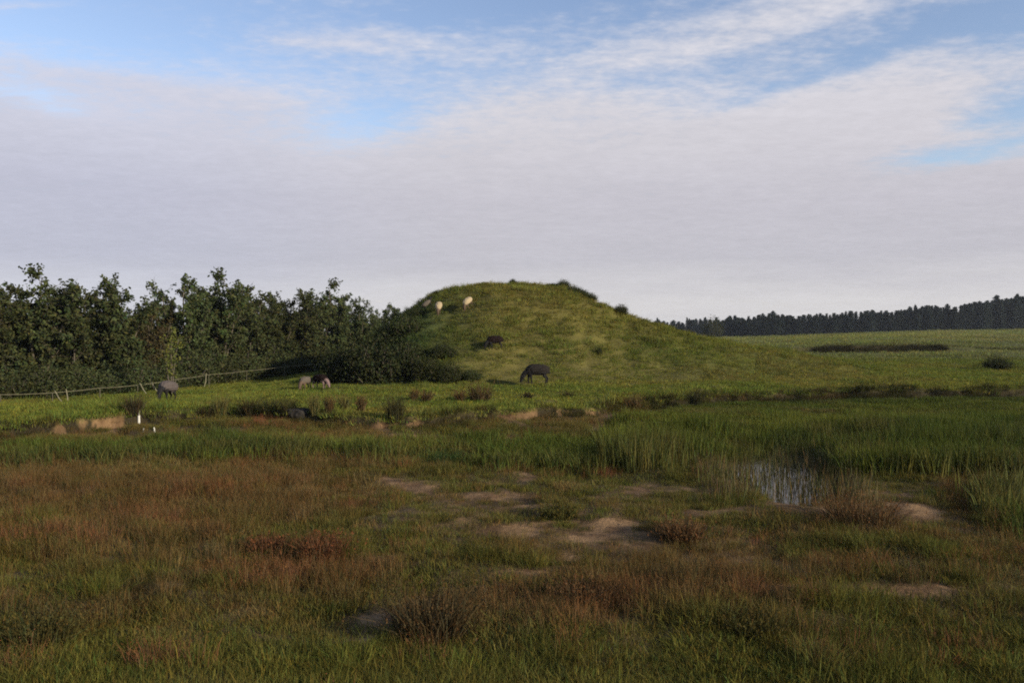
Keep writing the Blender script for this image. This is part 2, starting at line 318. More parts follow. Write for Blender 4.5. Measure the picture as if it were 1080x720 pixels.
def build_ground():
    th = np.concatenate([np.radians(np.linspace(-180, -52, 40, endpoint=False)), np.radians(np.linspace(-52, 52, 860)), np.radians(np.linspace(52, 180, 41)[1:-1])])
    rr = np.concatenate([[0.3, 0.8], np.geomspace(1.5, 16, 330, endpoint=False), np.linspace(16, 34, 280, endpoint=False), np.geomspace(34, 90, 170), np.geomspace(91.5, 1500, 100)])
    A, Rr = np.meshgrid(th, rr); X = Rr * np.sin(A); Y = Rr * np.cos(A)
    x, y = X.ravel(), Y.ravel(); z = terrain(x, y)
    d = np.hypot(x, y)
    up = sm(-0.12, 0.14, d * np.where(y > 0, 1, 0) - np.where(y > 0, bank_d(x, y) / np.maximum(y, .5) * d, 1e3))
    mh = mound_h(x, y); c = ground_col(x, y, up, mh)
    nr, na = X.shape; i = np.arange(nr - 1)[:, None] * na; j = np.arange(na)[None, :]; k = (j + 1) % na
    q = np.stack([i + j, i + k, i + na + k, i + na + j], -1).reshape(-1, 4)
    fu = up[q].mean(1) > .5; fm = mh[q].mean(1) > .18
    V = np.stack([x, y, z], 1)
    for name, msk, mat in [('ground', ~fu, ground_mat('marsh_soil')), ('field', fu & ~fm, ground_mat('pasture_turf')), ('hill', fu & fm, ground_mat('mound_turf'))]:
        f = q[msk]; ids, inv = np.unique(f, return_inverse=True)
        ff = inv.reshape(-1, 4)
        extra = []
        if name == 'ground':                       # close the small hole under the camera
            c0 = np.where(ids < na)[0]; order = np.argsort(ids[c0]); extra = [c0[order][::-1][None, :]]
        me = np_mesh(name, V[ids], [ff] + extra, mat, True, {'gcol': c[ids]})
        link(name, me, kind='structure')
build_ground()

def build_water():
    m, nt, out = new_mat('marsh_water'); L = nt.links.new
    p = nt.nodes.new('ShaderNodeBsdfPrincipled'); p.inputs['Base Color'].default_value = (.03, .024, .016, 1); p.inputs['Roughness'].default_value = .06; p.inputs['IOR'].default_value = 1.33
    geo = nt.nodes.new('ShaderNodeNewGeometry'); n = nt.nodes.new('ShaderNodeTexNoise'); n.inputs['Scale'].default_value = 5; n.inputs['Detail'].default_value = 3; L(geo.outputs['Position'], n.inputs['Vector'])
    b = nt.nodes.new('ShaderNodeBump'); b.inputs['Strength'].default_value = .12; b.inputs['Distance'].default_value = .03; L(n.outputs[0], b.inputs['Height']); L(b.outputs[0], p.inputs['Normal'])
    L(p.outputs[0], out.inputs[0])
    V = []; Q = []
    xs = np.linspace(-24, 30, 109); ys = np.linspace(10, 34, 61)
    X, Y = np.meshgrid(xs, ys); V = np.stack([X.ravel(), Y.ravel(), np.full(X.size, -0.085)], 1)
    nx = len(xs); i = np.arange(len(ys) - 1)[:, None] * nx; j = np.arange(nx - 1)[None, :]
    Q = np.stack([i + j, i + j + 1, i + nx + j + 1, i + nx + j], -1).reshape(-1, 4)
    C = V[Q].mean(1); Q = Q[C[:, 1] < bank_d(C[:, 0], C[:, 1]) + .9]; ids, inv = np.unique(Q, return_inverse=True); V = V[ids]; Q = inv.reshape(-1, 4)
    link('water', np_mesh('water', V, [Q], m), kind='structure')
build_water()

# ------------------------------------------------------------------ grass, rushes and reeds (uncountable)
PROTO = bpy.data.collections.new('blade_stock')    # never linked: only a source for the scatter
def blades(n, h, w, spread, lean, seed, heads=0.0, hvar=.35, curl=.5):
    r = np.random.default_rng(seed); a = r.uniform(0, 2 * np.pi, n); rad = spread * np.sqrt(r.uniform(0, 1, n))
    base = np.stack([rad * np.cos(a), rad * np.sin(a), np.full(n, -.02)], 1)
    d = a + r.normal(0, .9, n); le = np.abs(r.normal(0, lean, n)); H = h * (1 + r.uniform(-hvar, hvar, n)) 
    dirh = np.stack([np.cos(d), np.sin(d), np.zeros(n)], 1); f = r.uniform(0, np.pi, n); side = np.stack([np.cos(f), np.sin(f), np.zeros(n)], 1)
    ww = w * r.uniform(.7, 1.3, n)
    p1 = base + dirh * (le * .45 * H)[:, None] + np.array([0, 0, 1.]) * (H * .55)[:, None]
    p2 = base + dirh * (le * (1 + curl * .6) * H)[:, None] + np.array([0, 0, 1.]) * (H * (1 - .28 * curl * np.minimum(le, 1)))[:, None]
    V = np.stack([base - side * ww[:, None] / 2, base + side * ww[:, None] / 2, p1 + side * ww[:, None] * .4, p1 - side * ww[:, None] * .4, p2], 1).reshape(-1, 3)
    o = np.arange(n)[:, None] * 5; Q = o + np.array([[0, 1, 2, 3]]); T = o + np.array([[3, 2, 4]]); t = np.repeat(tints(n, .6, 1.4, .15, r), 5, 0)
    mb = MB(); mb.V.append(V); mb.Q.append(Q); mb.T.append(T); mb.C.append(t); mb.n = len(V)
    k = int(n * heads)
    if k:
        P = p2[:k].repeat(5, 0) - np.array([0, 0, 1.]) * (r.uniform(0, .22, k * 5) * h)[:, None] + r.normal(0, .006, (k * 5, 3))
        mb.cards(P, w * 1.3, tints(k * 5, .7, 1.4, .15, r) * np.array([1.15, 1.0, .9]), 0, .5, r)
    return mb
BLADE_MAT = leaf_mat('grass_blade', 'INSTANCER', None, .3)
def stock(name, variants):
    c = bpy.data.collections.new(name)
    for i, mb in enumerate(variants):
        o = bpy.data.objects.new('%s_%d' % (name, i), mb.mesh(name, BLADE_MAT)); c.objects.link(o)
    return c
def scatter(name, P, col, scl, coll, nvar, label, cat, tilt=.12, seed=1):
    r = np.random.default_rng(seed); n = len(P)
    me = bpy.data.meshes.new(name); me.vertices.add(n); me.vertices.foreach_set('co', np.asarray(P, np.float32).ravel())
    def att(k, t, f, v): a = me.attributes.new(k, t, 'POINT'); a.data.foreach_set(f, np.asarray(v).ravel())
    rot = np.stack([r.normal(0, tilt, n), r.normal(0, tilt, n), r.uniform(0, 6.283, n)], 1).astype(np.float32)
    att('rot', 'FLOAT_VECTOR', 'vector', rot); att('scl', 'FLOAT_VECTOR', 'vector', np.asarray(scl, np.float32))
    c4 = np.ones((n, 4), np.float32); c4[:, :3] = np.clip(col, .004, .9); att('col', 'FLOAT_COLOR', 'color', c4)
    att('pick', 'INT', 'value', r.integers(0, nvar, n).astype(np.int32))
    ng = bpy.data.node_groups.new(name + '_scatter', 'GeometryNodeTree')
    ng.interface.new_socket('Geometry', in_out='INPUT', socket_type='NodeSocketGeometry'); ng.interface.new_socket('Geometry', in_out='OUTPUT', socket_type='NodeSocketGeometry')
    gi = ng.nodes.new('NodeGroupInput'); go = ng.nodes.new('NodeGroupOutput'); ip = ng.nodes.new('GeometryNodeInstanceOnPoints'); ci = ng.nodes.new('GeometryNodeCollectionInfo')
    ci.inputs['Collection'].default_value = coll; ci.inputs['Separate Children'].default_value = True; ci.inputs['Reset Children'].default_value = True
    def na(k, t): q = ng.nodes.new('GeometryNodeInputNamedAttribute'); q.data_type = t; q.inputs['Name'].default_value = k; return q.outputs['Attribute']
    L = ng.links.new; L(gi.outputs[0], ip.inputs['Points']); L(ci.outputs[0], ip.inputs['Instance']); ip.inputs['Pick Instance'].default_value = True
    L(na('pick', 'INT'), ip.inputs['Instance Index']); L(na('rot', 'FLOAT_VECTOR'), ip.inputs['Rotation']); L(na('scl', 'FLOAT_VECTOR'), ip.inputs['Scale'])
    L(ip.outputs[0], go.inputs[0])
    o = link(name, me, kind='stuff', label=label, category=cat); md = o.modifiers.new('scatter', 'NODES'); md.node_group = ng
    return o
def sample(n, d0, d1, tmax, seed, power=1.0):
    """points in a fan in front of the camera; density falls with distance as d**-power"""
    r = np.random.default_rng(seed); q = r.uniform(0, 1, n); e = 2 - power
    d = (d0 ** e + q * (d1 ** e - d0 ** e)) ** (1 / e) if abs(e) > 1e-6 else d0 * (d1 / d0) ** q
    t = r.uniform(-tmax, tmax, n); y = d; x = t * y
    return x, y, r
def upness(x, y): return sm(-0.12, 0.14, y - bank_d(x, y))
def put3(x, y, dz=0): return np.stack([x, y, terrain(x, y) + dz], 1)
def jit(c, r, a=.18): n = len(c); return c * (1 + r.normal(0, a, (n, 1))) * (1 + r.normal(0, .06, (n, 3)))

short = stock('short_blades', [blades(46, .085, .0055, .13, .6, s) for s in (1, 2, 3, 4)])
mid = stock('mid_blades', [blades(56, .175, .0042, .14, .5, s, 0) for s in (11, 12, 13, 14)])
stem = stock('stem_blades', [blades(34, .24, .0045, .16, .3, s, .35) for s in (21, 22, 23)])
reedc = stock('reed_blades', [blades(26, .8, .012, .26, .13, s, 0, .3) for s in (31, 32, 33)])
emerg = stock('sedge_blades', [blades(9, .34, .008, .22, .22, s) for s in (71, 72, 73)])
turf = stock('turf_blades', [blades(46, .085, .014, .28, .6, s) for s in (41, 42, 43)])
tall = stock('tall_blades', [blades(44, .22, .011, .26, .5, s, .1) for s in (51, 52, 53)])
farc = stock('far_blades', [blades(30, .30, .05, .9, .4, s) for s in (61, 62)])

def marsh_cover():
    # short turf: the whole near marsh, thick at the photographer's feet
    x, y, r = sample(46000, 2.6, 24, .85, 201, 0.9)
    reed, bare, red, pond, worn = zone(x, y); u, v = uv(x, y); up = upness(x, y)
    keep = (r.uniform(0, 1, len(x)) < np.clip(1 - .74 * bare - 1.1 * pond - .55 * sm(.1, .8, fbm(x, y, .9, 4, 333)) * (1 - sm(640, 690, v)), .02, 1) * (1 - .48 * worn)) & (up < .5)
    x, y, reed, bare, red, v, u, worn = [a[keep] for a in (x, y, reed, bare, red, v, u, worn)]
    n1 = fbm(x, y, .8, 3, 301); n2 = fbm(x, y, 2.6, 3, 302)
    nf = fbm(x, y, .45, 3, 309); c = mixc((.105, .096, .024), (.135, .078, .03), sm(.2, 1.0, red + .5 * nf)); c = mixc(c, (.17, .13, .05), .7 * sm(.1, .9, n2 * .5 + nf)); c = mixc(c, (.055, .046, .018), .7 * sm(.35, .9, fbm(x, y, .5, 3, 310)))
    c = mixc(c, (.115, .11, .024), .6 * sm(640, 700, v))
    s = (.8 + .5 * sm(-.5, .7, n1)) * (.9 + .02 * y) * (1 - .35 * worn) * (1 - .4 * bare); c = mixc(c, (.13, .088, .034), .6 * bare)
    scatter('short_grass', put3(x, y), jit(c, r), np.stack([s, s, s * (.75 + .35 * sm(-.5, .5, n2))], 1), short, 4, 'short olive and brown grass covering the marshy foreground', 'grass')
    # knee-high grass in clumps
    x, y, r = sample(30000, 3.2, 25, .85, 202, .8)
    reed, bare, red, pond, worn = zone(x, y); u, v = uv(x, y); up = upness(x, y); n1 = fbm(x, y, .55, 4, 303); n2 = fbm(x, y, 2.2, 3, 304)
    dens = sm(-.05, .8, n1 + .25 * n2) * (1 - bare) * (1 - .95 * pond) * (1 - .55 * sm(640, 690, v)) * (1 - .5 * worn)
    keep = (r.uniform(0, 1, len(x)) < dens) & (up < .5)
    x, y, reed, red, v, n1, n2, worn = [a[keep] for a in (x, y, reed, red, v, n1, n2, worn)]
    c = mixc((.098, .094, .022), (.125, .080, .03), sm(.15, .95, red + .4 * n2)); c = mixc(c, (.066, .084, .02), .8 * reed); c = mixc(c, (.18, .14, .045), .55 * sm(.1, 1, fbm(x, y, .8, 3, 305))); c = mixc(c, (.05, .045, .016), .75 * sm(.3, .8, fbm(x, y, .7, 3, 318)))
    s = (.55 + .5 * sm(-.2, .8, n1)) * (1 - .3 * worn)
    scatter('marsh_grass', put3(x, y), jit(c, r), np.stack([s * 1.1, s * 1.1, s], 1), mid, 4, 'knee high tufted grass in green and straw clumps across the marsh', 'grass', seed=2)
    # red sorrel / seed stems
    x, y, r = sample(26000, 3.4, 23, .85, 203, .8)
    reed, bare, red, pond, worn = zone(x, y); u, v = uv(x, y); up = upness(x, y); n1 = fbm(x, y, .7, 4, 306)
    dens = .8 * sm(.2, 1.2, red + .6 * n1) * (1 - bare) * (1 - pond) * (1 - .85 * reed) * (1 - .62 * worn)
    keep = (r.uniform(0, 1, len(x)) < dens) & (up < .5); x, y, red, n1, worn = [a[keep] for a in (x, y, red, n1, worn)]
    c = mixc((.115, .080, .032), (.145, .072, .034), sm(.0, .9, n1)); c = mixc(c, (.17, .062, .034), .8 * sm(.5, .95, fbm(x, y, 1.5, 3, 319)))
    s = (.55 + .45 * r.uniform(0, 1, len(x))) * (1 - .3 * worn)
    scatter('sorrel', put3(x, y), jit(c, r), np.stack([s, s, s], 1), stem, 3, 'reddish brown seed stems standing through the marsh grass', 'weeds', seed=3)
    # reeds
    x, y, r = sample(42000, 9, 31.5, .85, 204, .2)
    reed, bare, red, pond, worn = zone(x, y); u, v = uv(x, y); up = upness(x, y); n1 = fbm(x, y, 1.4, 3, 307); n2 = fbm(x, y, 4, 2, 308)
    pw = pond_w(x, y); openw = sm(.3, .7, np.maximum(E(u, v, 828, 500, 66, 30), .8 * E(u, v, 700, 453, 60, 5)))
    dens = sm(.25, .8, reed + .25 * n1) * (1 - .62 * openw) * (1 - bare)
    keep = (r.uniform(0, 1, len(x)) < dens) & (y < bank_d(x, y) - 1.3); x, y, n1, n2, v, u, openw = [a[keep] for a in (x, y, n1, n2, v, u, openw)]
    c = mixc((.062, .078, .017), (.090, .102, .020), sm(-.5, .6, n2)); c = mixc(c, (.03, .045, .014), .7 * sm(.2, .8, n1)); c = mixc(c, (.10, .085, .03), .6 * sm(.2, .9, fbm(x, y, .8, 3, 320))); c = mixc(c, (.12, .11, .035), .6 * sm(480, 505, v) * sm(-.2, .6, n1)); c = mixc(c, (.115, .09, .05), openw * .85)
    hh = (.50 + .28 * sm(-.6, .6, n1)) * np.where(u > 640, 1, .5) * (1 - .4 * sm(495, 520, v)) * (1 - .35 * openw) * (1 - .74 * sm(15, 24, y))
    th = 1 - .35 * openw; scatter('reeds', put3(x, y), jit(c, r), np.stack([th, th, hh], 1), reedc, 3, 'dense bed of green reeds standing in the shallow marsh water', 'reeds', .06, 4)
def bank_cover():
    r = np.random.default_rng(241); n = 5200; t = r.uniform(-.85, .85, n); y0 = np.interp(t, BK_T, BK_D); y = y0.copy()
    for _ in range(4): y = bank_d(t * y, y)
    y = y + r.uniform(-.5, .22, n); x = t * y; _, bare, _, _, _ = zone(x, y)
    keep = (r.uniform(0, 1, n) < np.where(t > .08, .40, .16) * (.25 + 1.5 * sm(-.2, .5, fbm(x, y, 1.5, 3, 331)))) & (bare < .4) & (np.abs(t - (148 - CX) / F) > .02); x, y = x[keep], y[keep]; n = len(x)
    n1 = fbm(x, y, 1.2, 3, 332); c = mixc((.035, .034, .014), (.075, .066, .02), sm(-.3, .7, n1)); c = mixc(c, (.085, .055, .024), .7 * sm(.2, .8, fbm(x, y, 2, 3, 334)))
    s = r.uniform(.5, .95, n) * np.where(x > 2, 1, .8); scatter('bank_grass', put3(x, y), jit(c, r), np.stack([s, s, s], 1), tall, 3, 'dark rough grass and rushes hanging over the low bank edge', 'grass', .35, 8)
def scarp_shade():  # dark tufts added to draw the shadow line of the far field step
    r = np.random.default_rng(251); n = 900; t = np.concatenate([r.uniform((862 - CX) / F, (996 - CX) / F, 640), r.uniform((1000 - CX) / F, .85, 260)]); y = np.where(np.arange(n) < 640, 79.6, 84.0) + r.normal(0, .35, n); x = t * y
    y = y - np.where(np.arange(n) < 640, 1.5, 2.0) * fbm(x, y, 9, 2, 31); k = (fbm(x, y, 4, 3, 335) > -.5); x, y = (t * y)[k], y[k]; n = len(x)
    s = r.uniform(.7, 1.25, n) * np.where(x / y < .54, 1, .6); c = np.tile([[.034, .030, .013]], (n, 1)); scatter('scarp_shade_strip', put3(x, y), jit(c, r), np.stack([s * 2.0, s * 2.0, s], 1), tall, 3, 'thin strip of dark tufts added as the shadow along the far field step', 'rushes', .2, 10)
def pool_stems():
    r = np.random.default_rng(231); n = 850; u = r.uniform(745, 915, n); v = r.uniform(456, 536, n); y = F * CAMZ / (v - HY); x = (u - CX) / F * y
    keep = (pond_w(x, y) > .12) & (r.uniform(0, 1, n) < .25 + .75 * sm(-.2, .5, fbm(x, y, .8, 3, 325))); x, y = x[keep], y[keep]; n = len(x)
    c = mixc((.10, .075, .04), (.075, .085, .02), np.clip(r.uniform(0, 1, n) ** 2 + .6 * sm(13.5, 17, y), 0, 1)); s = r.uniform(.6, 1.25, n)
    P = put3(x, y); P[:, 2] = np.maximum(P[:, 2], -.12); scatter('sedge', P, jit(c, r), np.stack([s, s, s], 1), emerg, 3, 'thin brown sedge stems standing up out of the open pool', 'sedge', .1, 9)
def field_cover():
    x, y, r = sample(60000, 16.5, 62, .85, 211, .4); up = upness(x, y); mh = mound_h(x, y)
    keep = (up > .55); x, y, mh = x[keep], y[keep], mh[keep]; n1 = fbm(x, y, 1.8, 4, 311); n2 = fbm(x, y, 7, 3, 312)
    c = mixc((.150, .152, .028), (.108, .128, .025), sm(-.5, .6, n1)); c = mixc(c, (.16, .12, .035), .6 * sm(.1, .9, n2)); c = mixc(c, (.14, .112, .026), sm(.5, 3.5, mh) * .7)
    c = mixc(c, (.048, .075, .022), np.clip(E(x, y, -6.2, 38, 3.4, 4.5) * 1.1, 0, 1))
    s = .8 + .4 * r.uniform(0, 1, len(x)); hz = s * (.7 + .5 * sm(-.4, .8, n1))
    scatter('pasture_grass', put3(x, y), jit(c, r), np.stack([s, s, hz], 1), turf, 3, 'grazed yellowish green turf of the pasture beyond the bank', 'grass', seed=5)
    x, y, r = sample(34000, 18, 58, .8, 212, .2); up = upness(x, y); mh = mound_h(x, y); n1 = fbm(x, y, 1.5, 4, 313); n2 = fbm(x, y, 5, 3, 314)
    edge = np.exp(-((y - bank_d(x, y) - .35) / .35) ** 2)
    dens = np.maximum(np.maximum(sm(.1, .8, n1 + .4 * n2) * .35, edge * .6), sm(.4, 1.5, mh) * (.7 + .3 * sm(-.3, .6, fbm(x, y, .8, 3, 329))))
    keep = (up > .5) & (r.uniform(0, 1, len(x)) < dens); x, y, mh, n1, n2 = [a[keep] for a in (x, y, mh, n1, n2)]
    c = mixc((.142, .150, .030), (.104, .130, .026), sm(-.5, .6, n2)); nf = fbm(x, y, .7, 3, 327); c = mixc(c, (.055, .062, .018), .45 * sm(.25, .8, nf)); c = mixc(c, (.17, .145, .055), .35 * sm(.3, .9, fbm(x, y, 1.1, 3, 328))); c = mixc(c, (.175, .160, .037), sm(.8, 3.8, mh) * (.5 + .4 * sm(-.4, .5, n1)))
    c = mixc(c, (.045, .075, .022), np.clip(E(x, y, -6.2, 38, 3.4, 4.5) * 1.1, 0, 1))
    s = .75 + .5 * r.uniform(0, 1, len(x)); clear = np.ones(len(x))
    for sx, sy in SHEEP_XY: clear *= np.hypot((x - sx) / .8, (y - sy + .5) / 1.1) > 1
    k2 = clear > .5; x, y, c, s = x[k2], y[k2], c[k2], s[k2]
    scatter('long_grass', put3(x, y), jit(c, r), np.stack([s, s, s * (.6 + .6 * sm(-.3, .8, nf[k2]))], 1), tall, 3, 'long uncut grass on the mound and along the bank edge', 'grass', seed=6)
    x, y, r = sample(36000, 55, 290, .85, 213, 1.1); n1 = fbm(x, y, 6, 4, 315); n2 = fbm(x, y, 25, 3, 316); tx = x / y
    keep = (x > -14) & (mound_h(x, y) < .05) & (r.uniform(0, 1, len(x)) < .25 + .75 * sm(-.3, .5, n1)); x, y, n1, n2, tx = [a[keep] for a in (x, y, n1, n2, tx)]
    c = mixc((.18, .178, .044), (.13, .148, .038), sm(-.5, .6, n2)); c = mixc(c, (.18, .14, .055), .6 * sm(0, .9, n1)); c = mixc(c, (.075, .085, .024), .7 * sm(.1, .7, fbm(x * .25, y, 7, 3, 317)))
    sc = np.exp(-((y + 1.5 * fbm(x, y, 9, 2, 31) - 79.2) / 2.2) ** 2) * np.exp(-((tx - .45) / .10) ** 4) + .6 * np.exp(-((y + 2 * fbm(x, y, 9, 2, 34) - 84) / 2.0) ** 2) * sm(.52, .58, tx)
    c = mixc(c, (.045, .034, .016), np.clip(sc, 0, 1) * .95)  # shadow of the step put into the tuft colour too
    s = (.5 + .4 * r.uniform(0, 1, len(x))) * (.7 + y / 140)
    scatter('meadow_grass', put3(x, y), jit(c, r), np.stack([s, s, .5 * s], 1), farc, 2, 'rough tufted grass of the wide field in front of the far wood', 'grass', seed=7)
SHEEP_XY = [hit(a, b)[:2] for a, b in [(566, 406), (522, 372), (495, 327), (463, 332), (453, 327.5), (176, 422), (322, 412), (338, 411)]]
marsh_cover(); bank_cover(); scarp_shade(); pool_stems(); field_cover()

# ------------------------------------------------------------------ trees of the belt on the left
BARK = simple_mat('bark', (.09, .075, .055), .95, 14, .4, .6)
LEAF = leaf_mat('tree_leaf', col=(.054, .063, .025), transl=.25, var=.22)
def tree_meshes(seed, h=8.0, crown=2.0, stems=5, limbs=12, leaves=30, lsz=.105, twigs=7):
    r = np.random.default_rng(seed); tr = MB(); cr = MB(); tips = []
    for j in range(stems):
        n = 9; t = np.linspace(0, 1, n); a0 = j * 2.4 + r.normal(0, .4); q0 = 0 if j == 0 else r.uniform(.35, .8); hh = h * (1 if j == 0 else r.uniform(.62, .95)) * .90
        ex, ey = math.cos(a0) * q0 * crown, math.sin(a0) * q0 * crown
        path = np.stack([ex * t ** 1.2 + np.cumsum(r.normal(0, .07, n)) * t, ey * t ** 1.2 + np.cumsum(r.normal(0, .07, n)) * t, t * hh - .15], 1)
        tr.tube(path, (.012 if j == 0 else .008) * h * (1 - t * .88) + .01, 7)
        for i in range(limbs):
            f = .06 + .92 * (i + r.uniform(0, 1)) / limbs; p0 = np.array([np.interp(f, t, path[:, k]) for k in range(3)])
            a = r.uniform(0, 6.28) if r.uniform() < .5 else a0 + r.normal(0, .8)
            Ln = crown * r.uniform(.35, .75) * (1.1 - .45 * f) * (1.25 if f < .3 else 1); rise = r.uniform(.1, 1.0) + .5 * f
            sg = np.linspace(0, 1, 6); d = np.array([math.cos(a), math.sin(a), rise]); d /= np.linalg.norm(d)
            pts = p0 + d * (sg * Ln)[:, None] + np.array([0, 0, .12 * Ln]) * (sg ** 2)[:, None] + np.cumsum(r.normal(0, .07 * Ln, (6, 3)), 0) * .6 * sg[:, None]
            tr.tube(pts, (.0042 * h * (1 - f * .55)) * (1 - sg * .85) + .004, 5)
            for k in range(twigs):
                q = r.uniform(.25, 1.0); b = np.array([np.interp(q, sg, pts[:, m]) for m in range(3)]); dd = r.normal(0, 1, 3) + d * .7 + np.array([0, 0, .35]); dd /= np.linalg.norm(dd)
                e = b + dd * r.uniform(.3, .85); tr.tube(np.stack([b, (b + e) / 2 + r.normal(0, .04, 3), e]), [.012, .008, .004], 4); tips.append((b, e))
        for k in range(3):                          # shoots that stick out of the top
            b = path[-1 - (k % 2)]; e = b + np.array([r.normal(0, .4), r.normal(0, .4), r.uniform(.3, .9) * h / 8]); tr.tube(np.stack([b, (b + e) / 2 + r.normal(0, .06, 3), e]), [.015, .01, .004], 4); tips.append((b, e))
    for b, e in tips:
        if r.uniform() < .10: continue
        m = int(leaves * r.uniform(.4, 1.5)); q = r.uniform(.15, 1.1, m)[:, None]; P = b + (e - b) * q + r.normal(0, .12, (m, 3)) * (1.15 - .4 * q)
        br = r.uniform(.75, 1.25); cr.cards(P, lsz * r.uniform(.7, 1.3, m), tints(m, .65, 1.35, .1, r) * br * (1 + r.normal(0, .05, 3)), .35, .55, r)
    return tr.mesh('trunk', BARK, True), cr.mesh('crown', LEAF)
RUST = leaf_mat('rust_leaf', col=(.066, .057, .025), transl=.25, var=.1)
TREE_KINDS = [tree_meshes(500 + i, 8, [2.1, 2.5, 1.9, 2.4, 2.2][i], [5, 6, 4, 6, 5][i]) for i in range(6 - 1)]
def put_tree(kind, px, d, top, label, name='broadleaf_tree', group=None, wide=1.0, rz=None, sink=0.1):
    x = (px - CX) / F * d; z = gz(x, d); H = CAMZ + (HY - top) / F * d - z
    tm, cm = TREE_KINDS[kind]; s = H / 8.0 * 1.03; wide *= 1.12
    o = empty(name, (x, d, z - sink), label, 'tree', group); o.rotation_euler[2] = random.uniform(0, 6.28) if rz is None else rz; o.scale = (s * wide, s * wide, s)
    link('trunk', tm, o); c = link('crown', cm, o)
    if 'rust tinged tree filling' in label: c.material_slots[0].link = 'OBJECT'; c.material_slots[0].material = RUST
    return o
BELT = 'trees in the belt along the fence'
FRONT = [  # px, distance, top row, kind, width, label
    (-62, 35, 285, 1, 1.0, 'broad bushy tree cut off by the left edge of the photo'),
    (-16, 35.5, 297, 3, 1.0, 'dense tree at the left edge with a rounded lower crown'),
    (42, 36.5, 277, 0, 1.05, 'tallest tree of the left group, shoots sticking up at its top'),
    (78, 37.5, 291, 2, 1.0, 'slim tree just right of the tallest left tree'),
    (122, 39, 288, 4, 1.05, 'tree with an open airy crown, left of the gap in the belt'),
    (160, 41.5, 317, 3, .95, 'lower rust tinged tree filling the gap in the belt behind the sapling'),
    (192, 43, 287, 1, .95, 'broad dark tree right of the gap in the belt'),
    (232, 46, 281, 0, 1.0, 'tallest tree in the middle of the belt'),
    (264, 49, 295, 2, 1.05, 'dark green tree right of the tallest middle tree'),
    (292, 52, 307, 4, 1.1, 'low crowned tree in the dip of the belt'),
    (318, 54, 303, 3, 1.0, 'medium tree in the belt left of the bushy topped one by the mound'),
    (349, 57, 293, 0, 1.0, 'bushy topped tree rising above its neighbours, left of the mound'),
    (379, 60, 311, 1, .85, 'smaller tree of the belt partly behind the dark elder'),
    (408, 62, 317, 2, .9, 'tree at the right end of the belt, peeping over the mound flank'),
    (436, 64, 322, 4, .8, 'last tree of the belt, only its top shows behind the mound'),
]
for px, d, top, k, wd, lab in FRONT: put_tree(k, px, d, top, lab, group=BELT, wide=wd)
BACK = [(-40, 41, 300, 2), (12, 42, 300, 4), (62, 43, 302, 1), (102, 44, 308, 0), (142, 46, 318, 3), (176, 48, 312, 4), (212, 50, 300, 2), (248, 53, 303, 3), (278, 56, 312, 1), (305, 58, 314, 0), (334, 61, 312, 4), (364, 64, 314, 2), (394, 66, 322, 3)]
BTW = ['the two trees at the left edge', 'the left edge tree and the tallest left tree', 'the tallest left tree and the slim tree', 'the slim tree and the open airy tree', 'the airy tree and the lower rust tinged tree', 'the rust tinged tree and the broad dark tree',
       'the broad dark tree and the tallest middle tree', 'the tallest middle tree and the dark green tree', 'the dark green tree and the low crowned tree', 'the low crowned tree and the medium tree', 'the medium tree and the bushy topped tree', 'the bushy topped tree and the smaller one', 'the smaller tree and the tree peeping over the mound']
for (px, d, top, k), w in zip(BACK, BTW): put_tree(k, px, d, top, 'second row tree seen between ' + w, group='second row trees of the belt')

# undergrowth, shrubs
SHRUB = leaf_mat('shrub_leaf', col=(.042, .049, .018), transl=.25, var=.2)
def shrub_meshes(seed, h, w, n=90, leaves=85, lsz=.034, mat=SHRUB):
    r = np.random.default_rng(seed); st = MB(); fo = MB()
    for i in range(n):
        a = r.uniform(0, 6.28); q = math.sqrt(r.uniform(0, 1)); top = h * (1 - .55 * q ** 2) * r.uniform(.6, 1.12)
        e = np.array([math.cos(a) * q * w / 2, math.sin(a) * q * w / 2, top]); b = e * np.array([.35, .35, 0]) + np.array([0, 0, -.08]); mid_ = (b + e) / 2 + r.normal(0, .07 * w, 3)
        st.tube(np.stack([b, mid_, e]), [.012, .009, .004], 4); m = int(leaves * r.uniform(.5, 1.4)); f = r.uniform(.1, 1.08, m)[:, None]
        P = np.where(f < .5, b + (mid_ - b) * f * 2, mid_ + (e - mid_) * (f - .5) * 2) + r.normal(0, .10 * min(w, 1.5), (m, 3)); P[:, 2] = np.maximum(P[:, 2], .02)
        fo.cards(P, lsz * r.uniform(.7, 1.4, m), tints(m, .6, 1.4, .1, r) * r.uniform(.8, 1.2), .4, .6, r)
    return st.mesh('stems', BARK, True), fo.mesh('foliage', mat)
SHK = [shrub_meshes(700 + i, 1.0, 1.3) for i in range(4)]
SHADELEAF = leaf_mat('shade_leaf', col=(.027, .033, .014), transl=.12, var=.1)  # leaf colour darkened to carry the shade of the mound foot thicket
FL = 'bushes on the shaded flank of the mound'
def put_shrub(name, k, px, py, hpx, wpx, label, cat='bush', group=None, d=None, dim=None):
    if d == 'crest':
        t = np.linspace(37, 52, 300); d = float(t[np.argmax((terrain((px - CX) / F * t, t) - CAMZ) / t)]) - .1
    if d is None: x, y, z = hit(px, py)
    else: x, y = (px - CX) / F * d, d; z = gz(x, y)
    H = hpx * y / F; W = wpx * y / F
    o = empty(name, (x, y, z - .03), label, cat, group); o.rotation_euler[2] = random.uniform(0, 6.28); o.scale = (W / 1.45, W / 1.45, H / 1.05)
    a, b = SHK[k]; link('stems', a, o); f = link('foliage', b, o)
    if ' dark ' in ' ' + label and group == FL: f.material_slots[0].link = 'OBJECT'; f.material_slots[0].material = SHADELEAF
    return o
FL = 'bushes on the shaded flank of the mound'
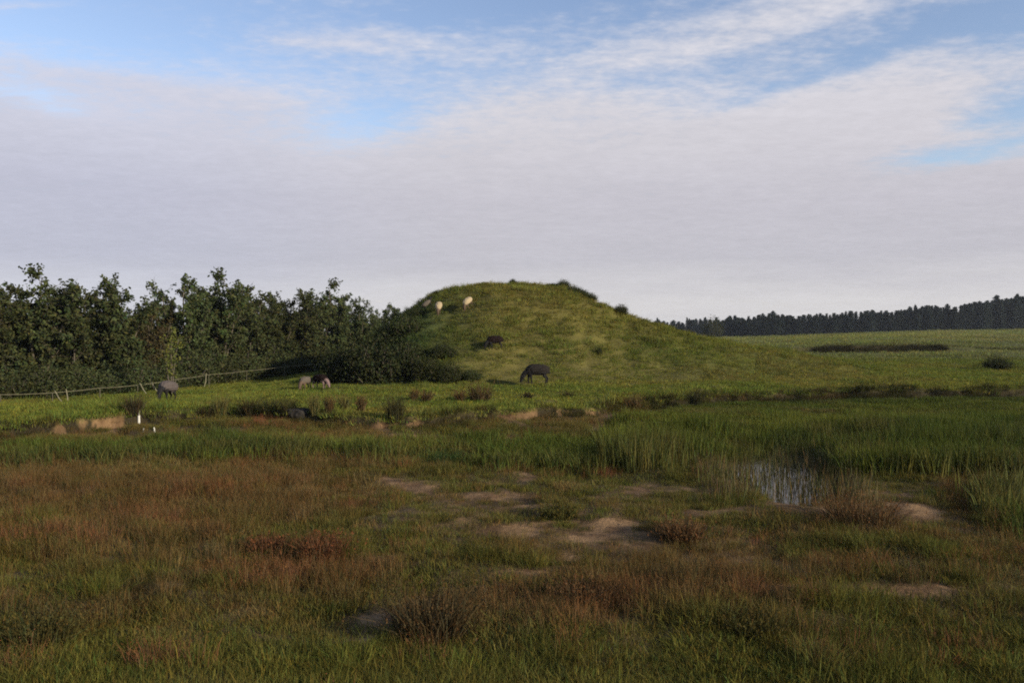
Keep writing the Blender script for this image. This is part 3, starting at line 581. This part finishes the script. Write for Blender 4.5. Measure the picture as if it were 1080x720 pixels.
for k, px, py, h, w, lab, n in [
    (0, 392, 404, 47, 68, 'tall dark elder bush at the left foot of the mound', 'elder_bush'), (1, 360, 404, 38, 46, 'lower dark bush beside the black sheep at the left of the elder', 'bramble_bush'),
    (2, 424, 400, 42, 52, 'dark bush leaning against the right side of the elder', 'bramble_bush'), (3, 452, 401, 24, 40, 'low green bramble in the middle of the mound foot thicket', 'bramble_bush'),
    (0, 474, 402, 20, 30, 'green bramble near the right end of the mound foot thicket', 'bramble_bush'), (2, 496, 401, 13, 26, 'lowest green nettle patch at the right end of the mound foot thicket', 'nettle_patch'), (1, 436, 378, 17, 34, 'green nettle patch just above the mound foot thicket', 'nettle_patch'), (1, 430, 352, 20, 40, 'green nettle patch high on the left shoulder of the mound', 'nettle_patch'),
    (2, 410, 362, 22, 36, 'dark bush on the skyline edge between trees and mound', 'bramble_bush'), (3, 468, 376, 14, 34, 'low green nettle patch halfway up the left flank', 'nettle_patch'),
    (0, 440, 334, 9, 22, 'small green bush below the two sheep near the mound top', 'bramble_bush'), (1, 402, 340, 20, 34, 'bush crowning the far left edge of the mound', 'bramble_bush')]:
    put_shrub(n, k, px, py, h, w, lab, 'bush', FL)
for k, px, h, w, lab in [(0, 594, 9, 16, 'dark heather bush at the left end of the bushy ridge on the mound'), (1, 604, 8, 18, 'dark bush just left of the middle of the mound ridge'), (3, 613, 8, 18, 'dark bush just right of the middle of the mound ridge'), (2, 623, 8, 15, 'dark bush at the lower right end of the mound ridge'),
                         (3, 583, 4, 12, 'small low bush just right of the flat mound top'), (0, 655, 10, 16, 'lone grey bush on the right slope skyline'), (1, 541, 6, 9, 'tiny sprig on the very top of the mound'), (2, 459, 5, 8, 'small sprig on the left shoulder skyline above the sheep')]:
    put_shrub('bush', k, px, 0, h, w, lab, 'bush', 'bushes on the mound skyline', d='crest')
put_shrub('bush', 3, 1052, 389, 13, 32, 'lone dark bush in the field at the far right', 'bush')
put_shrub('bush', 1, 752, 361, 20, 22, 'pale bluish green bush in front of the far wood', 'bush', d=260)
put_shrub('bush', 2, 632, 374, 9, 7, 'small dark thistle bush on the right face of the mound', 'bush')
# hedge bottoms under the belt
HEDGE = [(-50, 33.5, 'under the tree cut off by the left edge'), (-15, 33.8, 'under the dense tree at the left edge'), (18, 34.2, 'left of the tallest left tree'), (50, 34.8, 'right under the tallest left tree'), (82, 35.8, 'under the slim tree'),
    (112, 37, 'under the open airy tree, above the fence props'), (140, 38.3, 'left of the pale sapling'), (168, 39.8, 'behind the pale sapling'), (200, 42, 'just right of the pale sapling'), (228, 44.5, 'under the tallest tree in the middle of the belt'),
    (255, 47.5, 'under the dark green tree right of the tallest middle tree'), (282, 50, 'under the low crowned tree in the dip'), (305, 52.5, 'near the right end of the fence'), (328, 54.5, 'at the right end of the fence, left of the elder')]
for i, (px, d, where) in enumerate(HEDGE):
    put_shrub('hedge_shrub', i % 4, px, 0, random.uniform(18, 38), 58, 'leafy shrub ' + where, 'shrub', 'undergrowth shrubs under the tree belt', d=d)
    for c in [c for c in bpy.data.objects if c.parent and c.parent.get('label') == 'leafy shrub ' + where and c.name.startswith('foliage')]: c.material_slots[0].link = 'OBJECT'; c.material_slots[0].material = LEAF

# slim sapling in front of the belt
def sapling():
    d = 35.0; x, y = (180 - CX) / F * d, d; z = gz(x, y); s = d / F
    r = np.random.default_rng(77); st = MB(); fo = MB(); H = CAMZ + (HY - 347) * s - z
    o = empty('sapling', (x, y, z), 'slim pale stemmed sapling with thin yellowish leaves behind the grey sheep', 'tree')
    for k, (ang, hh) in enumerate([(0, 1), (.9, .85), (3.5, .7)]):
        t = np.linspace(0, 1, 6); off = np.array([math.cos(ang), math.sin(ang)]) * (.0 if k == 0 else .28)
        pts = np.stack([off[0] * t ** 1.3 + np.cumsum(r.normal(0, .02, 6)), off[1] * t ** 1.3, t * H * hh], 1); st.tube(pts, .03 * (1 - .8 * t) + .006, 6, (2.6, 2.4, 1.9))
        for j in range(16):
            q = r.uniform(.3, 1); b = np.array([np.interp(q, t, pts[:, m]) for m in range(3)]); e = b + np.array([r.normal(0, .22), r.normal(0, .22), r.uniform(.1, .4)])
            st.tube(np.stack([b, (b + e) / 2, e]), [.006, .005, .003], 4, (2, 1.9, 1.6)); m = 12; P = b + (e - b) * r.uniform(.2, 1.1, (m, 1)) + r.normal(0, .06, (m, 3)); fo.cards(P, .055, tints(m, .8, 1.4, .1, r) * np.array([1.9, 1.8, 1.1]), .3, .6, r)
    link('trunk', st.mesh('trunk', BARK, True), o); link('crown', fo.mesh('crown', LEAF), o)
sapling()

# ------------------------------------------------------------------ far conifer wood
NEEDLE = leaf_mat('needles', col=(.022, .030, .024), transl=.1, var=.3)
def conifer(seed, h=12.0, w=4.2, rounded=0.0):
    r = np.random.default_rng(seed); mb = MB(); mb.tube(np.array([[0, 0, -.3], [0, 0, h * .5], [0, 0, h * .98]]), [.2, .12, .03], 5, (1.5, 1.3, 1.2))
    lay = 20
    for i in range(lay):
        f = i / (lay - 1); z = h * (.06 + .9 * f); rad = w / 2 * ((1 - f) ** (.75 - .35 * rounded) * (1 - rounded * .3 * (1 - f)) + .05) * r.uniform(.75, 1.2)
        for k in range(9):
            a = r.uniform(0, 6.28); L_ = rad * r.uniform(.6, 1.2); m = 16; q = r.uniform(.1, 1, m)[:, None]; P = np.array([0, 0, z]) + q * np.array([math.cos(a) * L_, math.sin(a) * L_, -.18 * L_]) + r.normal(0, .16, (m, 3))
            mb.cards(P, .26 * r.uniform(.6, 1.3, m), tints(m, .6, 1.4, .08, r), .5, .5, r)
    mb.cards(np.array([[0, 0, h * v] for v in np.linspace(.93, 1.0, 6)]), .2, tints(6, r=r), 0, .5, r)
    return mb.mesh('conifer', NEEDLE)
CONE = [conifer(900 + i, 12, [4.2, 3.6, 4.8, 5.0, 4.0][i], [0, 0, .2, .8, .4][i]) for i in range(5)]
TOPX = [640, 690, 730, 765, 800, 850, 900, 930, 960, 985, 1005, 1025, 1045, 1062, 1080, 1200]
TOPY = [341, 338.5, 337, 334, 332.5, 331, 329, 327, 323, 322, 323, 319.5, 314, 314, 310, 306]
def far_wood():
    r = np.random.default_rng(55)
    for row, (dd, step) in enumerate([(0, 5.4), (9, 5.2), (20, 6.2)]):
        px = 655 + row * 1.7
        while px < 1150:
            d = (300 if px > 790 else 300 + 90 * min(1, (790 - px) / 60)) + dd + r.uniform(-4, 4); x = (px - CX) / F * d; z = gz(x, d)
            top = np.interp(px, TOPX, TOPY) + r.normal(1.2, 1.4) + 1.6 * math.sin(px * .11) * math.sin(px * .043 + 1) + (1.5 if row == 0 else 0) - (2.5 if r.uniform() < .12 else 0)
            H = max(5.5, CAMZ + (HY - top) / F * d - z); k = int(r.choice([0, 1, 2, 3, 3, 4, 4]))
            o = link('conifer', CONE[k], label='dark conifer in the dense plantation along the far edge of the field', category='tree', group='conifers of the far wood')
            o.location = (x, d, z); s = H / 12; wv = max(s, .85) * r.uniform(.8, 1.8); o.scale = (wv, wv, s); o.rotation_euler[2] = r.uniform(0, 6.28)
            px += step * r.uniform(.7, 1.3)
far_wood()

# ------------------------------------------------------------------ rush clumps and tussocks (countable ones)
RUSH = leaf_mat('rush_blade', 'GEOMETRY', None, .25)
def rush_clump(px, py, hpx, wpx, col, label, name='rush_clump', n=260, cat='rushes', group=None, lean=.32, heads=.25):
    x, y, z = hit(px, py); H = hpx * y / F; W = wpx * y / F; seed = int(px * 7 + py)
    mb = blades(n, H * .85, max(.010, .0011 * y * .55), W * .30, lean * min(1.5, W / H), seed, heads, .35, .5)
    me = mb.mesh(name, RUSH); c = np.ones((len(me.vertices), 4), np.float32); c[:, :3] = col
    a = me.color_attributes.new('col', 'FLOAT_COLOR', 'POINT'); a.data.foreach_set('color', c.ravel())
    o = link(name, me, label=label, category=cat); o.location = (x, y, z - .02)
    if group: o['group'] = group
    return o
DK, BR, OL, GR = (.042, .036, .018), (.095, .065, .030), (.105, .095, .034), (.045, .070, .022)
G1 = 'rush clumps along the bank'
for a in [
    (141, 437, 22, 24, (.05, .04, .022), 'dark brown rush clump right behind the white marker post'),
    (232, 440, 24, 22, OL, 'straw coloured rush clump left of the dark hollow in the bank'),
    (216, 443, 16, 16, DK, 'small dark clump at the water edge left of the straw rushes'),
    (264, 440, 22, 26, DK, 'dark clump added as shadow at the left end of the hollow in the bank'),  # this and the next two clumps stand in for the cut bank's shadow
    (284, 440, 22, 26, (.04, .04, .018), 'dark clump added as shadow in the middle of the hollow in the bank'),
    (303, 439, 20, 22, (.05, .045, .02), 'dark clump added as bank hollow shadow just left of the dark rock'),
    (331, 437, 22, 13, OL, 'upright straw rush clump just right of the dark rock'),
    (347, 436, 20, 12, BR, 'brown upright rush clump, second to the right of the dark rock'),
    (363, 433, 18, 14, OL, 'olive rush clump, third to the right of the dark rock'),
    (381, 434, 18, 10, BR, 'narrow brown rush clump left of the big dark tussock'),
    (417, 443, 30, 27, (.05, .045, .02), 'big dark spreading tussock on the bank left of the sandy scrape'),
    (437, 424, 14, 10, BR, 'small brown clump in the grass right behind the big dark tussock'),
    (450, 424, 13, 12, BR, 'small brown clump between the big tussock and the wide brown rushes'),
    (485, 424, 14, 13, BR, 'short brown clump at the left of the wide brown rushes'),
    (507, 423, 22, 32, (.075, .052, .026), 'wide brown rush clump in front of the mound, left of the black sheep'),
    (557, 421, 8, 10, DK, 'tiny dark tuft in the turf below the black sheep'),
    (600, 419, 6, 9, DK, 'tiny dark tuft in the turf right of the black sheep'),
    (668, 434, 20, 22, BR, 'brown clump on the bank edge left of the dark upright clump'),
    (733, 431, 21, 15, (.035, .035, .017), 'dark upright rush clump alone on the right bank edge'),
]: rush_clump(*a, group=G1)
G2 = 'tussocks in the marsh foreground'
for a in [
    (455, 672, 52, 120, (.065, .048, .024), 'large dark brown tussock in the centre foreground'),
    (40, 684, 40, 90, (.062, .056, .020), 'dark olive tussock in the lower left corner'),
    (340, 592, 32, 60, (.105, .05, .026), 'reddish tussock left of centre in the marsh'),
    (615, 640, 30, 80, (.08, .05, .026), 'brown tussock right of the centre foreground'),
    (910, 556, 36, 110, (.10, .062, .03), 'wide rust brown tussock below the reeds on the right'),
    (470, 492, 18, 50, (.035, .06, .02), 'dark green rushes at the edge of the reed strip near the centre'),
    (280, 584, 22, 50, (.10, .05, .026), 'low reddish tussock in the left marsh'),
    (790, 668, 26, 90, (.055, .05, .018), 'dark tussock in the right foreground'),
    (590, 545, 18, 60, (.075, .07, .022), 'olive tussock right below the pale sandy patch'),
    (720, 570, 26, 70, (.105, .062, .03), 'brown tussock below the open water'),
]: rush_clump(*a, name='tussock', cat='tussock', n=600, group=G2)

# ------------------------------------------------------------------ sheep
def wool_mat(name, col, amp=.25): return simple_mat(name, col, .95, 26, amp, .8, .05)
W_CHAR = wool_mat('charcoal_wool', (.020, .017, .015)); W_BRN = wool_mat('brown_wool', (.012, .0075, .007)); W_CRM = wool_mat('cream_wool', (.34, .265, .165), .2)
W_GREY = wool_mat('grey_wool', (.085, .07, .065)); W_DIRTY = wool_mat('offwhite_wool', (.10, .083, .066), .25); W_TAN = wool_mat('tan_wool', (.20, .15, .11))
S_BLK = simple_mat('black_skin', (.010, .009, .009), .8, 20, .3, .2); S_TAN = simple_mat('tan_skin', (.09, .06, .04), .8, 20, .2, .2); S_PINK = simple_mat('pink_skin', (.15, .10, .092), .8, 20, .25, .2)
def sheep_body(pose):
    graze = pose == 'graze'
    neck = [((.44, 0, .48), .135), ((.53, 0, .36), .11), ((.59, 0, .25), .085), ((.635, 0, .14), .064), ((.66, 0, .06), .044)] if graze else [((.44, 0, .62), .12), ((.53, 0, .76), .085), ((.60, 0, .84), .075), ((.70, 0, .80), .055), ((.765, 0, .765), .04)]
    vs = [((-.32, 0, .53), .17), ((-.05, 0, .535), .19), ((.25, 0, .53), .175)]; es = [(0, 1), (1, 2)]
    last = 2; nk = []
    for p in neck: vs.append(p); es.append((last, len(vs) - 1)); last = len(vs) - 1; nk.append(last)
    head = nk[2]
    for s in (-1, 1):
        def chain(root, pts):
            k = root
            for p in pts: vs.append(p); es.append((k, len(vs) - 1)); k = len(vs) - 1
        st = .05 * s
        chain(0, [((-.37, .11 * s, .42), .10), ((-.31 + st, .125 * s, .31), .062), ((-.44 + st, .12 * s, .20), .034), ((-.41 + st, .12 * s, .04), .028), ((-.39 + st, .12 * s, .0), .034)])
        chain(2, [((.27, .10 * s, .40), .085), ((.27 - st, .11 * s, .22), .038), ((.26 - st, .11 * s, .04), .027), ((.275 - st, .11 * s, .0), .033)])
        hp = vs[head][0]; chain(head, [((hp[0] - .01, .07 * s, hp[2] + .035), .03), ((hp[0] - .03, .15 * s, hp[2] + .03), .016)])
    vs.append(((-.50, 0, .50), .05)); es.append((0, len(vs) - 1)); vs.append(((-.55, 0, .36), .035)); es.append((len(vs) - 2, len(vs) - 1))
    me = bpy.data.meshes.new('skeleton'); me.from_pydata([v[0] for v in vs], es, [])
    o = bpy.data.objects.new('skeleton', me); COL.objects.link(o)
    sk = o.modifiers.new('skin', 'SKIN'); ss = o.modifiers.new('sub', 'SUBSURF'); ss.levels = 2; ss.render_levels = 2
    for i, v in enumerate(vs): me.skin_vertices[0].data[i].radius = (v[1], v[1]); me.skin_vertices[0].data[i].use_root = (i == 0)
    dg = bpy.context.evaluated_depsgraph_get(); res = bpy.data.meshes.new_from_object(o.evaluated_get(dg)); bpy.data.objects.remove(o)
    res.name = 'sheep_body_' + pose
    for p in res.polygons: p.use_smooth = True
    return res
def fleece(pose, seed):
    r = np.random.default_rng(seed); bm = bmesh.new(); bmesh.ops.create_icosphere(bm, subdivisions=5, radius=1)
    P = np.array([v.co[:] for v in bm.verts]); x, y, z = P.T
    sx = np.sign(x) * np.abs(x) ** .8; Q = np.stack([-.05 + .50 * sx, .26 * np.sign(y) * np.abs(y) ** .9 * (1 - .12 * x), .548 + .222 * np.sign(z) * np.abs(z) ** .85 + .03 * np.exp(-((x - .4) / .4) ** 2) - .015 * x ** 2], 1)
    fr = np.clip((x - .45) / .55, 0, 1)             # fleece reaches a little up the neck
    Q[:, 2] += fr ** 2 * (-.08 if pose == 'graze' else .12); Q[:, 0] += fr ** 2 * .04
    n = sum(a * np.sin(f * P @ r.normal(size=3) + r.uniform(0, 6)) for a, f in [(.4, 5), (.35, 8), (.3, 12), (.3, 12), (.25, 18), (.25, 18), (.2, 26), (.2, 26)])
    Q += P * (n * .016)[:, None]
    for v, c in zip(bm.verts, Q): v.co = c
    me = bpy.data.meshes.new('fleece'); bm.to_mesh(me); bm.free()
    for p in me.polygons: p.use_smooth = True
    return me
BODY = {p: sheep_body(p) for p in ('graze', 'stand')}; FLC = {p: fleece(p, 3) for p in BODY}
def eyes_mesh(pose):
    mb = MB(); c = np.array([.615, 0, .215]) if pose == 'graze' else np.array([.645, 0, .845])
    for s in (-1, 1):
        p = c + np.array([.0, .068 * s, .0]); t = np.linspace(-1, 1, 6); mb.tube(np.stack([p[0] + 0 * t, p[1] + t * .012, p[2] + 0 * t], 1), .016 * np.sqrt(1.02 - t ** 2), 8)
    return mb.mesh('eyes', S_BLK, True)
EYES = {p: eyes_mesh(p) for p in BODY}
def sheep(px, py, face, size, wool, skin, label, pose='graze', d=None, rump=None):
    """face: heading in degrees, 0 = to the right, 180 = to the left, 90 = away"""
    x, y, z = hit(px, py) if d is None else ((px - CX) / F * d, d, gz((px - CX) / F * d, d))
    a = R(face); e = .35; dx, dy = math.cos(a), math.sin(a)
    gp = (gz(x + dx * e, y + dy * e) - gz(x - dx * e, y - dy * e)) / (2 * e)
    b = BODY[pose].copy(); b.materials.clear(); b.materials.append(skin); o = link('sheep', b, label=label, category='sheep', group='sheep grazing around the mound')
    o.location = (x, y, z + (.12 if mound_h(np.array([x]), np.array([y]))[0] > .5 else .06)); o.rotation_euler = (0, -math.atan(gp), a); o.scale = (size,) * 3
    f = FLC[pose].copy(); f.materials.clear(); f.materials.append(wool); link('fleece', f, o); link('eyes', EYES[pose], o); return o
sheep(566, 406, 186, .98, W_CHAR, S_BLK, 'large charcoal sheep grazing at the front foot of the mound, facing left')
sheep(522, 371, 200, .74, W_BRN, S_BLK, 'small dark brown sheep grazing halfway up the mound')
sheep(495, 327, 235, .62, W_CRM, S_TAN, 'cream sheep grazing alone near the mound top')
sheep(463, 332, 268, .62, W_CRM, S_TAN, 'cream sheep seen end on beside the black headed sheep near the mound top')
sheep(453, 327.5, 20, .5, W_DIRTY, S_BLK, 'off white black headed sheep just left of the cream sheep near the mound top', 'stand')
sheep(176, 424, 262, .80, W_GREY, S_BLK, 'grey sheep with dark head grazing in the left field before the fence')
sheep(322, 412, 250, .60, W_DIRTY, S_TAN, 'pale sheep crouched low in the grass left of the black sheep by the elder')
sheep(338, 411, 330, .66, W_BRN, S_PINK, 'black sheep with a pale pinkish face grazing beside the dark elder')

# ------------------------------------------------------------------ fence, posts, rock
WOOD = simple_mat('weathered_wood', (.09, .08, .055), .9, 30, .35, .4); PALE = simple_mat('pale_rail', (.20, .18, .115), .85, 20, .3, .3); WHITE = simple_mat('white_paint', (.52, .50, .45), .6, 15, .12, .1)
def fence():
    ctrl = [(-90, 30.5, 417.5), (-40, 30.8, 417), (0, 31, 416), (55, 32, 414), (105, 34, 409), (145, 36, 406), (185, 38, 400), (220, 40.5, 395), (260, 44, 391), (300, 47.5, 386.5), (332, 50.5, 383.5)]
    P = np.array([((px - CX) / F * d, d, CAMZ + (HY - py) / F * d) for px, d, py in ctrl])
    o = empty('fence', (P[3, 0], P[3, 1], gz(P[3, 0], P[3, 1])), 'low pale single rail fence with leaning props along the tree belt', 'fence')
    def add(n, mb, m): 
        c = link(n, mb.mesh(n, m), o); c.location = -Vector(o.location)
    for a, b in zip(P[:-1], P[1:]):
        t = np.linspace(0, 1, 7)[:, None]; pts = a + (b - a) * t; pts[:, 2] -= .02 * (1 - (2 * t[:, 0] - 1) ** 2)
        mb = MB(); mb.tube(pts, .008, 6); add('rail', mb, PALE)
    for p in P:
        g = gz(p[0], p[1]); mb = MB(); w = random.uniform(-.04, .04); mb.tube(np.array([[p[0] + w, p[1], g - .2], [p[0], p[1], (g + p[2]) / 2], [p[0], p[1], p[2] + random.uniform(.0, .03)]]), [.017, .016, .015], 7); add('post', mb, WOOD)
    for px, d, lean in [(58, 31.6, .35), (70, 32.3, .12), (148, 35.6, .32), (160, 36.0, .38), (218, 40, -.08)]:
        x = (px - CX) / F * d; g = gz(x, d); rz = np.interp(px, [c[0] for c in ctrl], P[:, 2]); mb = MB()
        mb.tube(np.array([[x + lean, d - .15, g - .05 + .12], [x + lean / 2, d - .05, (g + rz) / 2], [x - .05, d + .05, rz + .10]]), [.016, .018, .015], 6); add('prop', mb, PALE)
fence()
def stake(px, py, hpx, wpx, label, lean=0.0):
    x, y, z = hit(px, py); H = hpx * y / F; W = wpx * y / F; bm = bmesh.new()
    bmesh.ops.create_cone(bm, cap_ends=True, segments=10, radius1=W / 2, radius2=W / 2 * .85, depth=H + .1)
    bmesh.ops.translate(bm, verts=bm.verts, vec=(0, 0, H / 2 - .05)); bmesh.ops.bevel(bm, geom=[e for e in bm.edges if e.calc_length() < W and all(v.co.z > H * .8 for v in e.verts)], offset=W * .12, segments=2, affect='EDGES')
    me = bpy.data.meshes.new('marker_post'); bm.to_mesh(me); bm.free(); me.materials.append(WHITE)
    o = link('marker_post', me, label=label, category='post', group='white posts at the left water edge'); o.location = (x, y, z); o.rotation_euler = (0, lean, 0)
stake(146, 446, 12, 2.6, 'tall white marker post in front of the dark brown rush clump')
stake(150.5, 456, 4.5, 1.7, 'short white stake standing in the water below the tall marker post', .12)
stake(162.5, 455, 4.5, 1.6, 'short white stake right of the other short stake, at the water edge', -.15)
def rock():
    x, y, z = hit(314, 441); r = np.random.default_rng(5); bm = bmesh.new(); bmesh.ops.create_icosphere(bm, subdivisions=4, radius=1)
    P = np.array([v.co[:] for v in bm.verts]); n = sum(a * np.sin(f * P @ r.normal(size=3) + r.uniform(0, 6)) for a, f in [(.5, 2), (.4, 3.5), (.3, 6), (.2, 10)]); Q = P * (1 + .2 * n)[:, None] * np.array([.34, .25, .2])
    Q[:, 2] = np.where(Q[:, 2] > .12, .12 + (Q[:, 2] - .12) * .4, Q[:, 2])
    for v, c in zip(bm.verts, Q): v.co = c
    me = bpy.data.meshes.new('rock'); bm.to_mesh(me); bm.free(); me.materials.append(simple_mat('dark_stone', (.034, .030, .026), .95, 9, .6, .8, .03))
    o = link('rock', me, label='dark grey flat topped rock lying beside the rushes in the bank hollow', category='rock'); o.location = (x, y, z + .08)
rock()

# ------------------------------------------------------------------ evening air
def haze():
    bm = bmesh.new(); bmesh.ops.create_cube(bm, size=1)
    for v in bm.verts: v.co = (v.co.x * 3200, v.co.y * 3200, -3.0 if v.co.z < 0 else 24.0)
    me = bpy.data.meshes.new('haze'); bm.to_mesh(me); bm.free()
    m, nt, out = new_mat('haze'); v = nt.nodes.new('ShaderNodeVolumePrincipled'); v.inputs['Density'].default_value = HAZE; v.inputs['Color'].default_value = (.80, .86, .95, 1); v.inputs['Anisotropy'].default_value = .3
    nt.links.new(v.outputs[0], out.inputs['Volume']); me.materials.append(m); link('haze', me, kind='stuff')
HAZE = 0.00018
haze()
